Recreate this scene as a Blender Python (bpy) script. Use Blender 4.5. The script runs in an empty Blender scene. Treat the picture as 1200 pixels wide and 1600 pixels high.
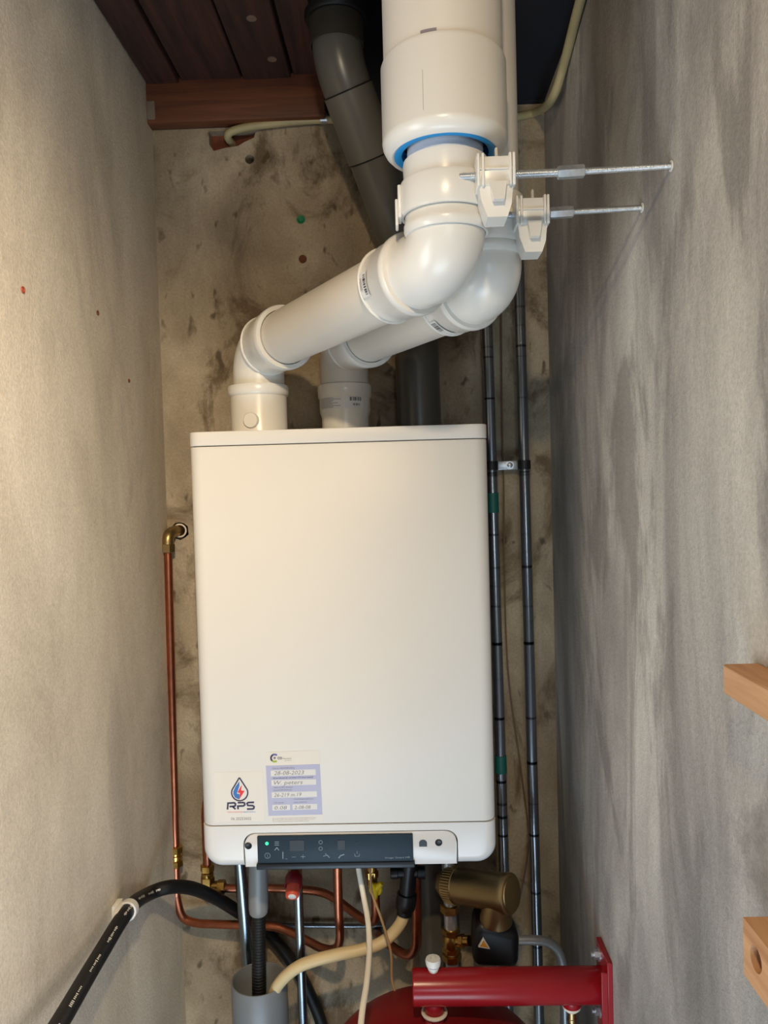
import bpy, bmesh, math, random
from mathutils import Vector, Matrix
PI = math.pi
random.seed(7)
SC = bpy.context.scene
COL = SC.collection

# ------------------------------------------------------------------ camera
ZT = 1.75                                   # height of the boiler's top above the floor
CAM = Vector((.3206, -1.4336, ZT - .0869))
yaw, pitch, roll, FPX = -.0243, -.0355, -.0277, 1199.2
cy_, sy_, cp_, sp_ = math.cos(yaw), math.sin(yaw), math.cos(pitch), math.sin(pitch)
FW = Vector((sy_ * cp_, cy_ * cp_, sp_))
r0 = Vector((cy_, -sy_, 0)); u0 = r0.cross(FW)
RT = math.cos(roll) * r0 + math.sin(roll) * u0
UP = -math.sin(roll) * r0 + math.cos(roll) * u0
cd = bpy.data.cameras.new('camera'); cam = bpy.data.objects.new('camera', cd); COL.objects.link(cam)
cam.matrix_world = Matrix(((RT.x, UP.x, -FW.x, CAM.x), (RT.y, UP.y, -FW.y, CAM.y), (RT.z, UP.z, -FW.z, CAM.z), (0, 0, 0, 1)))
cd.sensor_fit = 'VERTICAL'; cd.sensor_height = 24; cd.lens = FPX / 1600 * 24
cd.clip_start = .01
SC.camera = cam

# ------------------------------------------------------------------ light
SC.view_settings.view_transform = 'Standard'
SC.view_settings.look = 'None'
SC.view_settings.gamma = 1
SC.view_settings.use_curve_mapping = False
SC.view_settings.exposure = 0.07
w = bpy.data.worlds.new('world'); SC.world = w; w.use_nodes = True
w.node_tree.nodes['Background'].inputs[0].default_value = (.72, .86, 1, 1)
w.node_tree.nodes['Background'].inputs[1].default_value = .07

def area(name, loc, target, size, power, color, shape='RECTANGLE', spread=PI):
    l = bpy.data.lights.new(name, 'AREA'); l.shape = shape; l.size = size[0]
    if shape == 'RECTANGLE': l.size_y = size[1]
    l.energy = power; l.color = color; l.spread = spread
    o = bpy.data.objects.new(name, l); COL.objects.link(o); o.location = loc
    d = Vector(target) - Vector(loc); o.rotation_euler = d.to_track_quat('-Z', 'Y').to_euler()
    return o
# warm ceiling spot just above the camera, turned down to the left: a beam and the lamp's wide spill; cool daylight
# comes in low off the bright floor of the room behind and through a window there
LX, LY, LZ = .31, -1.42, ZT + .44
def spot(name, power, half, blend, d):
    l = bpy.data.lights.new(name, 'SPOT'); l.energy = power; l.color = (1, .78, .50); l.shadow_soft_size = .022
    l.spot_size = math.radians(half * 2); l.spot_blend = blend
    o = bpy.data.objects.new(name, l); COL.objects.link(o); o.location = (LX, LY, LZ)
    o.rotation_euler = Vector(d).to_track_quat('-Z', 'Y').to_euler()
spot('ceiling_spot_beam', 60, 38, 1, (-.45, .72, -.57))
spot('ceiling_spot_spill', 15, 85, .6, (-.1, .85, -.4))
area('window_daylight', (.60, -3.0, ZT - .16), (.3, -.2, ZT - .3), (.32, .3), 5, (.74, .87, 1))
area('floor_daylight', (.25, -1.5, ZT - 1.62), (.2, -.6, ZT - .3), (1.3, .8), 24, (.64, .83, 1))
area('side_daylight_fill', (-1.0, -1.45, ZT - .6), (.598, -.7, ZT - .55), (.5, 1.0), 14, (.92, .96, 1))
area('side_daylight_fill', (1.5, -2.15, ZT - .95), (-.123, -.55, ZT - .75), (.5, .8), 26, (.92, .95, 1))  # added fill from the right, unseen source, brightens the lower left wall

# ------------------------------------------------------------------ pixel helpers (a photo pixel to a point at a known depth)
def ray(x, y): return FW + (x - 600) / FPX * RT - (y - 800) / FPX * UP
def at(x, y, Y): d = ray(x, y); return CAM + d * ((Y - CAM.y) / d.y)
def atx(x, y, X): d = ray(x, y); return CAM + d * ((X - CAM.x) / d.x)
def V(x, y, z): return Vector((x, y, z + ZT))

# ------------------------------------------------------------------ materials
def lin(c): return tuple((v / 12.92 if v <= .04045 else ((v + .055) / 1.055) ** 2.4) for v in c)
def rgb(r, g, b): return lin((r / 255, g / 255, b / 255)) + (1,)
def new_mat(name):
    m = bpy.data.materials.new(name); m.use_nodes = True
    nt = m.node_tree; b = nt.nodes['Principled BSDF']
    return m, nt, b
def node(nt, t, **kw):
    n = nt.nodes.new(t)
    for k, v in kw.items():
        if k in n.inputs: n.inputs[k].default_value = v
        else: setattr(n, k, v)
    return n
def simple(name, col, rough=.5, metal=0, var=.06, scale=25, bump=0, bscale=120, coat=0, stretch=(1, 1, 1)):
    m, nt, b = new_mat(name); L = nt.links.new
    b.inputs['Roughness'].default_value = rough; b.inputs['Metallic'].default_value = metal
    if coat: b.inputs['Coat Weight'].default_value = coat
    g = node(nt, 'ShaderNodeNewGeometry'); mp = node(nt, 'ShaderNodeMapping'); mp.inputs['Scale'].default_value = stretch
    L(g.outputs['Position'], mp.inputs[0])
    n = node(nt, 'ShaderNodeTexNoise', Scale=scale, Detail=4.0); L(mp.outputs[0], n.inputs['Vector'])
    r = node(nt, 'ShaderNodeMapRange'); r.inputs[1].default_value = .3; r.inputs[2].default_value = .7
    r.inputs[3].default_value = 1 - var; r.inputs[4].default_value = 1 + var; L(n.outputs[0], r.inputs[0])
    x = node(nt, 'ShaderNodeMix', data_type='RGBA', blend_type='MULTIPLY'); x.inputs[0].default_value = 1
    x.inputs[6].default_value = col; L(r.outputs[0], x.inputs[7]); L(x.outputs[2], b.inputs['Base Color'])
    if bump:
        n2 = node(nt, 'ShaderNodeTexNoise', Scale=bscale, Detail=3.0); L(mp.outputs[0], n2.inputs['Vector'])
        bp = node(nt, 'ShaderNodeBump', Strength=bump, Distance=.002); L(n2.outputs[0], bp.inputs['Height']); L(bp.outputs[0], b.inputs['Normal'])
    return m
def concrete(name, cols, stain, stain_scale, stain_amt, streak=(1, 1, 1), bump=.5, grain=260, speck=.0):
    """cols = dark, mid, light plaster colours; stain = a darker damp blotch colour"""
    m, nt, b = new_mat(name); L = nt.links.new
    b.inputs['Roughness'].default_value = .92
    g = node(nt, 'ShaderNodeNewGeometry')
    mp = node(nt, 'ShaderNodeMapping'); mp.inputs['Scale'].default_value = streak; L(g.outputs['Position'], mp.inputs[0])
    n1 = node(nt, 'ShaderNodeTexNoise', Scale=5.0, Detail=8.0, Roughness=.62, Distortion=.4); L(mp.outputs[0], n1.inputs['Vector'])
    r1 = node(nt, 'ShaderNodeValToRGB'); e = r1.color_ramp.elements
    e[0].position = .32; e[0].color = cols[0]; e[1].position = .68; e[1].color = cols[2]
    k = e.new(.5); k.color = cols[1]; L(n1.outputs[0], r1.inputs[0])
    n2 = node(nt, 'ShaderNodeTexNoise', Scale=stain_scale, Detail=6.0, Roughness=.65, Distortion=.8); L(mp.outputs[0], n2.inputs['Vector'])
    r2 = node(nt, 'ShaderNodeMapRange'); r2.inputs[1].default_value = .52; r2.inputs[2].default_value = .61; r2.inputs[4].default_value = stain_amt
    L(n2.outputs[0], r2.inputs[0])
    x1 = node(nt, 'ShaderNodeMix', data_type='RGBA'); L(r2.outputs[0], x1.inputs[0]); L(r1.outputs[0], x1.inputs[6]); x1.inputs[7].default_value = stain
    n3 = node(nt, 'ShaderNodeTexNoise', Scale=grain, Detail=3.0, Roughness=.7); L(g.outputs['Position'], n3.inputs['Vector'])
    r3 = node(nt, 'ShaderNodeMapRange'); r3.inputs[1].default_value = .3; r3.inputs[2].default_value = .7; r3.inputs[3].default_value = .84; r3.inputs[4].default_value = 1.14
    L(n3.outputs[0], r3.inputs[0])
    x2 = node(nt, 'ShaderNodeMix', data_type='RGBA', blend_type='MULTIPLY'); x2.inputs[0].default_value = 1
    L(x1.outputs[2], x2.inputs[6]); L(r3.outputs[0], x2.inputs[7])
    out = x2.outputs[2]
    if speck:                                # dark pits and drips
        n4 = node(nt, 'ShaderNodeTexNoise', Scale=38.0, Detail=2.0, Distortion=.3)
        mp2 = node(nt, 'ShaderNodeMapping'); mp2.inputs['Scale'].default_value = (1, 1, .55); L(g.outputs['Position'], mp2.inputs[0]); L(mp2.outputs[0], n4.inputs['Vector'])
        r4 = node(nt, 'ShaderNodeMapRange'); r4.inputs[1].default_value = .64; r4.inputs[2].default_value = .72; r4.inputs[4].default_value = speck
        L(n4.outputs[0], r4.inputs[0])
        x3 = node(nt, 'ShaderNodeMix', data_type='RGBA'); L(r4.outputs[0], x3.inputs[0]); L(out, x3.inputs[6]); x3.inputs[7].default_value = (stain[0] * .6, stain[1] * .6, stain[2] * .55, 1)
        out = x3.outputs[2]
    L(out, b.inputs['Base Color'])
    ad = node(nt, 'ShaderNodeMath', operation='MULTIPLY_ADD'); ad.inputs[1].default_value = 2.2; L(n1.outputs[0], ad.inputs[0]); L(n3.outputs[0], ad.inputs[2])
    bp = node(nt, 'ShaderNodeBump', Strength=bump, Distance=.003); L(ad.outputs[0], bp.inputs['Height']); L(bp.outputs[0], b.inputs['Normal'])
    return m
def wood(name, c1, c2, axis, rough=.6, scale=30):
    m, nt, b = new_mat(name); L = nt.links.new
    b.inputs['Roughness'].default_value = rough
    g = node(nt, 'ShaderNodeNewGeometry'); mp = node(nt, 'ShaderNodeMapping')
    s = [1, 1, 1]; s[axis] = .07; mp.inputs['Scale'].default_value = s; L(g.outputs['Position'], mp.inputs[0])
    n = node(nt, 'ShaderNodeTexNoise', Scale=scale * 2.2, Detail=5.0, Roughness=.6, Distortion=.6); L(mp.outputs[0], n.inputs['Vector'])
    r = node(nt, 'ShaderNodeValToRGB'); e = r.color_ramp.elements; e[0].position = .35; e[0].color = c1; e[1].position = .65; e[1].color = c2
    L(n.outputs[0], r.inputs[0]); L(r.outputs[0], b.inputs['Base Color'])
    bp = node(nt, 'ShaderNodeBump', Strength=.25, Distance=.001); L(n.outputs[0], bp.inputs['Height']); L(bp.outputs[0], b.inputs['Normal'])
    return m
M = {}
M['back'] = concrete('concrete_back', [rgb(126, 111, 90), rgb(156, 140, 116), rgb(186, 170, 145)], rgb(98, 80, 58), 6, .85, (1, 1, .75), .5, 230, .8)
M['left'] = concrete('plaster_left', [rgb(178, 166, 148), rgb(198, 186, 167), rgb(212, 201, 183)], rgb(164, 153, 137), 4, .5, (1, 1, .45), .4, 280, 0)
M['right'] = concrete('plaster_right', [rgb(118, 115, 111), rgb(160, 154, 147), rgb(200, 194, 184)], rgb(116, 110, 104), 6, .6, (1, 1.0, .3), .5, 300, 0)
M['floor'] = concrete('concrete_floor', [rgb(95, 92, 88), rgb(115, 112, 106), rgb(130, 126, 120)], rgb(80, 76, 72), 3, .5)
M['plank'] = wood('dark_planks', rgb(44, 24, 18), rgb(72, 40, 30), 1, .7)
M['beam'] = wood('red_brown_beam', rgb(84, 46, 28), rgb(120, 68, 42), 0, .6)
M['batten'] = wood('pine', rgb(176, 126, 84), rgb(208, 160, 116), 1, .6, 22)
M['membrane'] = simple('roof_membrane', rgb(24, 28, 40), .8, var=.25, scale=12)
M['pvc'] = simple('white_pvc', rgb(218, 214, 206), .28, var=.02, scale=8)
M['pvc_dull'] = simple('white_pvc_pipe', rgb(208, 201, 190), .42, var=.03, scale=8)
M['clear'] = simple('milky_tube', rgb(206, 214, 226), .35, var=.03)
M['blue'] = simple('blue_seal', rgb(22, 140, 205), .5)
M['boiler'] = simple('boiler_enamel', rgb(216, 212, 206), .4, var=.012, scale=3)
M['boiler'].node_tree.nodes['Principled BSDF'].inputs['Specular IOR Level'].default_value = .3
M['boiler_low'] = simple('boiler_plastic', rgb(214, 212, 210), .22, var=.012, scale=3)
M['navy'] = simple('control_panel', rgb(38, 53, 66), .45, var=.05)
M['navy'].node_tree.nodes['Principled BSDF'].inputs['Specular IOR Level'].default_value = .2
M['navy_dark'] = simple('control_lip', rgb(20, 25, 33), .4)
M['black'] = simple('black_plastic', rgb(11, 12, 16), .42, var=.1)
M['rubber'] = simple('black_rubber', rgb(12, 12, 14), .5, var=.1)
M['grey_pvc'] = simple('grey_pvc', rgb(98, 95, 88), .32, var=.06, scale=14)
M['drain'] = simple('grey_drain', rgb(92, 90, 84), .3, var=.06, scale=14)
M['cup'] = simple('grey_cup', rgb(118, 122, 126), .4, var=.05)
M['sleeve'] = simple('grey_sleeve', rgb(128, 128, 126), .4, var=.05)
M['copper'] = simple('copper', rgb(182, 112, 84), .34, 1, var=.12, scale=60)
M['brass'] = simple('brass', rgb(200, 160, 88), .28, 1, var=.12, scale=60)
M['dull_brass'] = simple('dull_brass', rgb(170, 146, 104), .38, 1, var=.08, scale=30)
M['zinc'] = simple('zinc', rgb(206, 210, 214), .34, .8, var=.1, scale=200)
M['chrome'] = simple('chrome_pipe', rgb(140, 152, 162), .26, 1, var=.08, scale=40)
m, nt, b = new_mat('steel_pipe'); L = nt.links.new; b.inputs['Metallic'].default_value = .9; b.inputs['Roughness'].default_value = .24
g = node(nt, 'ShaderNodeNewGeometry'); mp = node(nt, 'ShaderNodeMapping'); mp.inputs['Scale'].default_value = (.02, .02, 1); L(g.outputs['Position'], mp.inputs[0])
n = node(nt, 'ShaderNodeTexNoise', Scale=70.0, Detail=1.0); L(mp.outputs[0], n.inputs['Vector'])     # black ring marks rolled on along the pipe
r = node(nt, 'ShaderNodeValToRGB'); e = r.color_ramp.elements; e[0].position = .30; e[0].color = rgb(30, 31, 34); e[1].position = .35; e[1].color = rgb(150, 156, 164)
L(n.outputs[0], r.inputs[0]); L(r.outputs[0], b.inputs['Base Color']); M['steel'] = m
M['band'] = simple('black_print', rgb(24, 24, 26), .5)
M['red'] = simple('red_enamel', rgb(146, 20, 28), .27, var=.05)
M['vessel'] = simple('vessel_red', rgb(128, 12, 20), .4, var=.06)
M['orange'] = simple('orange_red', rgb(208, 82, 58), .4)
M['maroon'] = simple('maroon', rgb(120, 22, 30), .35)
M['white'] = simple('white_plastic', rgb(216, 214, 208), .4, var=.03)
M['cream'] = simple('cream_hose', rgb(222, 198, 152), .45, var=.05)
M['cable'] = simple('white_cable', rgb(238, 230, 214), .4, var=.03)
M['wire'] = simple('tan_wire', rgb(170, 134, 94), .5)
M['brown_wire'] = simple('brown_wire', rgb(110, 88, 62), .55)
M['conduit'] = simple('cream_conduit', rgb(176, 164, 124), .5, var=.1, scale=20)
M['yellow'] = simple('yellow_handle', rgb(222, 190, 24), .4)
M['green'] = simple('green_tape', rgb(18, 92, 86), .5)
M['plug_green'] = simple('green_plug', rgb(14, 120, 72), .5)
M['plug_red'] = simple('red_plug', rgb(150, 66, 44), .6)
M['rust'] = simple('rusty', rgb(98, 52, 28), .8, var=.3, scale=150)
M['hemp'] = simple('hemp', rgb(222, 210, 190), .8, var=.1, bump=.5)
M['hole'] = simple('hole_dark', rgb(30, 24, 20), .95)
M['brick'] = simple('brick_red', rgb(118, 66, 44), .9, var=.2, scale=60)
M['ink'] = simple('navy_ink', rgb(52, 44, 78), .5)
M['ink_grey'] = simple('grey_ink', rgb(128, 120, 126), .5)
M['ink_pen'] = simple('pen_ink', rgb(126, 122, 124), .5)
M['ink_black'] = simple('black_ink', rgb(40, 36, 40), .5)
M['logo_red'] = simple('logo_red', rgb(216, 44, 52), .5)
M['logo_blue'] = simple('logo_blue', rgb(52, 110, 184), .5)
M['paper'] = simple('clear_label', rgb(218, 213, 206), .36, var=.01)
M['lilac'] = simple('lilac_label', rgb(172, 174, 202), .4, var=.02)
M['label'] = simple('white_label', rgb(212, 211, 210), .4, var=.02)
M['lime'] = simple('logo_green', rgb(150, 176, 52), .5)
M['violet'] = simple('logo_violet', rgb(96, 92, 160), .5)
M['icon'] = simple('icon_print', rgb(118, 134, 144), .5)
M['amber'] = simple('amber_print', rgb(206, 142, 34), .5)
m, nt, b = new_mat('led_green'); b.inputs['Base Color'].default_value = (.02, .6, .3, 1); b.inputs['Emission Color'].default_value = (.05, 1, .45, 1); b.inputs['Emission Strength'].default_value = .9
M['led'] = m
m, nt, b = new_mat('lamp_glow'); b.inputs['Emission Color'].default_value = (1, .8, .5, 1); b.inputs['Emission Strength'].default_value = 2
M['glow'] = m

# ------------------------------------------------------------------ mesh helpers (all in world coordinates)
def frame(d):
    d = d.normalized(); a = Vector((0, 0, 1)) if abs(d.z) < .9 else Vector((0, 1, 0))
    x = a.cross(d).normalized(); return x, d.cross(x)
def sweep(bm, pts, rad, seg=14, caps=True):
    pts = [Vector(p) for p in pts]; n = len(pts)
    rs = rad if isinstance(rad, (list, tuple)) else [rad] * n
    T = []
    for i in range(n):
        a = pts[max(i - 1, 0)]; c = pts[min(i + 1, n - 1)]; T.append((c - a).normalized())
    x, y = frame(T[0]); rings = []
    for i in range(n):
        if i:
            q = T[i - 1].rotation_difference(T[i]); x = q @ x
            x = (x - T[i] * x.dot(T[i])).normalized()
        y = T[i].cross(x)
        rings.append([bm.verts.new(pts[i] + rs[i] * (math.cos(2 * PI * k / seg) * x + math.sin(2 * PI * k / seg) * y)) for k in range(seg)])
    for i in range(n - 1):
        for k in range(seg):
            bm.faces.new((rings[i][k], rings[i][(k + 1) % seg], rings[i + 1][(k + 1) % seg], rings[i + 1][k]))
    if caps: bm.faces.new(rings[0][::-1]); bm.faces.new(rings[-1])
def lathe(bm, o, d, prof, seg=32, caps=True):
    """prof = list of (distance along d, radius); a closed profile leaves caps off"""
    o = Vector(o); d = Vector(d).normalized(); x, y = frame(d); rings = []
    for h, r in prof:
        rings.append([bm.verts.new(o + d * h + max(r, 1e-5) * (math.cos(2 * PI * k / seg) * x + math.sin(2 * PI * k / seg) * y)) for k in range(seg)])
    for i in range(len(rings) - 1):
        for k in range(seg):
            bm.faces.new((rings[i][k], rings[i][(k + 1) % seg], rings[i + 1][(k + 1) % seg], rings[i + 1][k]))
    if caps: bm.faces.new(rings[0][::-1]); bm.faces.new(rings[-1])
def torus(bm, o, d, R, r, seg=40, sub=10):
    lathe(bm, o, d, [(r * math.sin(2 * PI * k / sub), R + r * math.cos(2 * PI * k / sub)) for k in range(sub + 1)], seg, False)
def box(bm, lo, hi, bev=0, segs=2, mat=None):
    lo = Vector(lo); hi = Vector(hi); c = (lo + hi) / 2; s = hi - lo
    g = bmesh.ops.create_cube(bm, size=1); vs = g['verts']
    for v in vs: v.co = Vector((v.co.x * s.x, v.co.y * s.y, v.co.z * s.z))
    if bev: 
        es = {e for v in vs for e in v.link_edges}
        r = bmesh.ops.bevel(bm, geom=list(es), offset=bev, segments=segs, affect='EDGES', profile=.5)
        vs = list({v for f in r['faces'] for v in f.verts} | {v for v in vs if v.is_valid})
    for v in vs: v.co = (mat @ v.co if mat else v.co) + c
    return vs
def hexa(bm, o, d, h, r):
    lathe(bm, o, d, [(0, r * .92), (h * .06, r), (h * .94, r), (h, r * .92)], 6)
def prism(bm, outline, d):
    """extrude a flat outline (list of vectors) along vector d"""
    d = Vector(d); a = [bm.verts.new(p) for p in outline]; c = [bm.verts.new(Vector(p) + d) for p in outline]
    n = len(a); f1 = bm.faces.new(a); f2 = bm.faces.new(c[::-1])
    for i in range(n): bm.faces.new((a[(i + 1) % n], a[i], c[i], c[(i + 1) % n]))
    return f1, f2
def holed(bm, outline, holes, d, back=True):
    """flat plate with holes that run through it by vector d"""
    es = []; d = Vector(d); loops = []
    for lp in [outline] + holes:
        vs = [bm.verts.new(p) for p in lp]; loops.append(vs)
        for i in range(len(vs)): es.append(bm.edges.new((vs[i], vs[(i + 1) % len(vs)])))
    bmesh.ops.triangle_fill(bm, edges=es, use_beauty=True)
    for vs in loops:
        c = [bm.verts.new(v.co + d) for v in vs]; n = len(vs)
        for i in range(n): bm.faces.new((vs[i], vs[(i + 1) % n], c[(i + 1) % n], c[i]))
        if vs is loops[0] and back: bm.faces.new(c)
def arc_pts(c, a, b_, r, t0, t1, n):
    return [c + r * (math.cos(t0 + (t1 - t0) * i / n) * a + math.sin(t0 + (t1 - t0) * i / n) * b_) for i in range(n + 1)]
def fillet(pts, r, n=8):
    pts = [Vector(p) for p in pts]; out = [pts[0]]
    for i in range(1, len(pts) - 1):
        p = pts[i]; a = (pts[i - 1] - p); c = (pts[i + 1] - p); la, lc = a.length, c.length; a.normalize(); c.normalize()
        ang = a.angle(c)
        if ang > PI - .02: out.append(p); continue
        t = min(r / math.tan(ang / 2), la * .49, lc * .49); rr = t * math.tan(ang / 2)
        cen = p + (a + c).normalized() * (rr / math.sin(ang / 2)); s = (p + a * t) - cen; e = (p + c * t) - cen
        q = s.rotation_difference(e); ax, th = q.to_axis_angle()
        out += [cen + Matrix.Rotation(th * k / n, 3, ax) @ s for k in range(n + 1)]
    out.append(pts[-1]); return out
def catmull(P, n=8):
    P = [Vector(p) for p in P]; P = [2 * P[0] - P[1]] + P + [2 * P[-1] - P[-2]]; out = []
    for i in range(1, len(P) - 2):
        a, b_, c, d = P[i - 1:i + 3]
        for k in range(n):
            t = k / n; out.append(.5 * (2 * b_ + (c - a) * t + (2 * a - 5 * b_ + 4 * c - d) * t * t + (3 * b_ - a - 3 * c + d) * t ** 3))
    out.append(P[-2]); return out
ORG = {}
def thing(name, label, cat, loc, group=None):
    o = bpy.data.objects.new(name, None); COL.objects.link(o); o.location = loc; o.empty_display_size = .05
    o['label'] = label; o['category'] = cat
    if group: o['group'] = group
    ORG[o] = Vector(loc); return o
def part(name, bm, mat, parent=None, label=None, flat=False, ang=40):
    org = ORG[parent] if parent else Vector((0, 0, 0))
    bmesh.ops.recalc_face_normals(bm, faces=bm.faces)
    if parent: bmesh.ops.translate(bm, verts=bm.verts, vec=-org)
    me = bpy.data.meshes.new(name); bm.to_mesh(me); bm.free()
    if not flat:
        me.polygons.foreach_set('use_smooth', [True] * len(me.polygons)); me.set_sharp_from_angle(angle=math.radians(ang))
    for mm in (mat if isinstance(mat, list) else [mat]): me.materials.append(mm)
    o = bpy.data.objects.new(name, me); COL.objects.link(o)
    if parent: o.parent = parent; ORG[o] = org
    if label: o['label'] = label
    return o
def solo(name, bm, mat, label, cat, base, group=None):
    """a thing that is one mesh, its origin at its base"""
    base = Vector(base); bmesh.ops.translate(bm, verts=bm.verts, vec=-base)
    o = part(name, bm, mat); o.location = base; o['label'] = label; o['category'] = cat
    if group: o['group'] = group
    ORG[o] = base; return o
def struct(name, bm, mat): o = part(name, bm, mat, flat=True); o['kind'] = 'structure'; ORG[o] = Vector((0, 0, 0)); return o
B = bmesh.new
def tube(name, pts, r, mat, parent, seg=14, label=None):
    bm = B(); sweep(bm, pts, r, seg); return part(name, bm, mat, parent, label)
def text(s, size, origin, mat, parent, name='lettering', width=None, shear=0, bold=0, ux=Vector((1, 0, 0)), uy=Vector((0, 0, 1)), label=None, lift=.0):
    """flat printed lettering: converted to a mesh lying in the plane ux, uy with its lower left corner at origin"""
    c = bpy.data.curves.new(name, 'FONT'); c.body = s; c.size = size; c.shear = shear; c.offset = bold; c.resolution_u = 2
    t = bpy.data.objects.new(name, c); COL.objects.link(t)
    dg = bpy.context.evaluated_depsgraph_get(); me = bpy.data.meshes.new_from_object(t.evaluated_get(dg))
    bpy.data.objects.remove(t); bpy.data.curves.remove(c)
    bm = B(); bm.from_mesh(me); bpy.data.meshes.remove(me)
    xs = [v.co.x for v in bm.verts]; k = width / (max(xs) - min(xs)) if width else 1; x0 = min(xs)
    nn = ux.cross(uy)
    for v in bm.verts: v.co = Vector(origin) + ux * ((v.co.x - x0) * k) + uy * v.co.y + nn * lift
    o = part(name, bm, mat, parent, label, flat=True); return o
def stroke(bm, P, wd, nrm):
    """a flat ribbon of width wd along a polyline, lying square to nrm"""
    P = [Vector(p) for p in P]; n = len(P); L_, R_ = [], []
    for i in range(n):
        a = (P[i] - P[i - 1]).normalized() if i else None; c = (P[i + 1] - P[i]).normalized() if i < n - 1 else None
        t = a if c is None else c if a is None else (a + c).normalized()
        s = nrm.cross(t).normalized(); k = 1 if a is None or c is None else min(1.6, 1 / max(.3, math.cos(a.angle(c) / 2)))
        L_.append(bm.verts.new(P[i] + s * wd / 2 * k)); R_.append(bm.verts.new(P[i] - s * wd / 2 * k))
    for i in range(n - 1): bm.faces.new((L_[i], R_[i], R_[i + 1], L_[i + 1]))

# ------------------------------------------------------------------ the room
XL, XR = -.123, .598
ZC = .648                                   # underside of the ceiling planks
YF = -1.15                                  # where the niche opens to the room behind
def circle_y(c, r, n=14, jit=0):            # a loop in the plane of the back wall
    return [Vector((c.x + r * math.cos(2 * PI * k / n) * (1 + random.uniform(-jit, jit)), 0, c.z + r * math.sin(2 * PI * k / n) * (1 + random.uniform(-jit, jit)))) for k in range(n)]
h1 = at(390, 249, 0); h2 = at(281, 829, 0); h3 = at(368, 214, 0)
bm = B()
patch = [Vector((at(x, y, 0).x, 0, at(x, y, 0).z)) for x, y in ((326, 205), (400, 204), (397, 215), (382, 222), (372, 228), (352, 231), (334, 236), (327, 226))]
holed(bm, [Vector((XL - .1, 0, 0)), Vector((XR + .1, 0, 0)), Vector((XR + .1, 0, ZT + 1)), Vector((XL - .1, 0, ZT + 1))],
      [circle_y(h1, .0085), circle_y(h2, .017, 12, .12), patch], (0, .1, 0))
wall_back = struct('wall_back', bm, M['back'])
bm = B(); prism(bm, [p + Vector((0, .02, 0)) for p in patch], (0, .01, 0)); part('brick', bm, M['brick'], wall_back, 'broken patch showing reddish brick')
bm = B(); prism(bm, [p + Vector((0, .06, 0)) for p in circle_y(h1, .008)], (0, .01, 0)); part('hole', bm, M['hole'], wall_back)
bm = B(); prism(bm, [p + Vector((0, .05, 0)) for p in circle_y(h2, .016)], (0, .01, 0)); part('hole', bm, M['hole'], wall_back)
bm = B(); box(bm, (XL - 1.5, -.8, 0), (XL, .1, ZT + 1)); struct('wall_left', bm, M['left'])
bm = B(); box(bm, (XR, YF, 0), (XR + 1.1, .1, ZT + 1)); struct('wall_right', bm, M['right'])
bm = B(); box(bm, (XL - 1.6, -3.4, -.1), (XR + 1.2, .1, 0)); struct('floor', bm, M['floor'])
# ceiling: dark planks on the left, an open dark roof void on the right
bm = B(); box(bm, (XL - .1, YF, ZT + ZC + .3), (XR + .1, .1, ZT + ZC + .34))
box(bm, (.186, -.012, ZT + .6), (XR, 0, ZT + ZC + .3)); box(bm, (.455, YF, ZT + .602), (XR, -.012, ZT + .63)); ceiling = struct('ceiling', bm, M['membrane'])
edges = [XL, -.060, .0535, .143, .2]
for i in range(4):
    bm = B(); z = ZT + ZC + (0, .004, .001, .006)[i]
    box(bm, (edges[i] + .002, YF, z), (edges[i + 1] - .002, -.002, z + .02), .002, 1)
    part('plank', bm, M['plank'], ceiling, 'dark red-brown ceiling plank' if i else None)
bm = B()
for x, y in ((393, 28), (425, 92)):
    d = ray(x, y); p = CAM + d * ((ZT + ZC + .0012 - CAM.z) / d.z); lathe(bm, p - Vector((0, 0, .0012)), (0, 0, 1), [(0, .008), (.003, .008)], 16)
part('filler_spot', bm, simple('filler', rgb(120, 96, 78), .8), ceiling, 'pale filled screw hole in the plank')
bm = B(); box(bm, (XL - .1, YF - .1, ZT + .472), (XR + .1, YF, ZT + 1)); struct('trim_1', bm, M['left'])
bz0, bz1 = at(350, 188, -.03).z, at(350, 117, -.03).z
bm = B(); box(bm, (XL - .002, -.03, bz0), (.2, 0, bz1), .003, 2)
bp = thing('ceiling_beam', 'reddish-brown wooden beam against the back wall under the ceiling planks', 'beam', (.04, -.04, ZT + .551))
part('timber', bm, M['beam'], bp)
bm = B(); box(bm, (XL, -.032, bz0 + .006), (XL + .016, -.026, bz0 + .04), .003, 2)
part('mortar_smear', bm, simple('mortar', rgb(120, 104, 88), .95, bump=.6), bp, 'pale mortar on the beam end')

# ------------------------------------------------------------------ boiler
D = .285; W = .45; YB = -.086
bo = thing('wall_boiler', 'white wall-hung gas boiler with a dark control panel under its front', 'boiler', (W / 2, -.18, ZT - .668))
def rounded_box(x0, x1, z0, z1, rad=.02):
    bm = B(); box(bm, (x0, -D, z0), (x1, YB, z1))
    es = [e for e in bm.edges if abs(e.verts[0].co.z - e.verts[1].co.z) > 1e-4 and all(v.co.y < -D + 1e-4 for v in e.verts)]
    bmesh.ops.bevel(bm, geom=es, offset=rad, segments=8, affect='EDGES', profile=.5)
    es = [e for e in bm.edges if abs(e.verts[0].co.z - e.verts[1].co.z) < 1e-5 and e.is_manifold and len(e.link_faces) == 2 and abs(e.calc_face_angle(0) - PI / 2) < .1 and min(v.co.y for v in e.verts) < YB - .01]
    bmesh.ops.bevel(bm, geom=es, offset=.0014, segments=2, affect='EDGES', profile=.5)
    return bm
part('casing', rounded_box(0, W, ZT - .6005, ZT - .0225), M['boiler'], bo)
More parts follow.
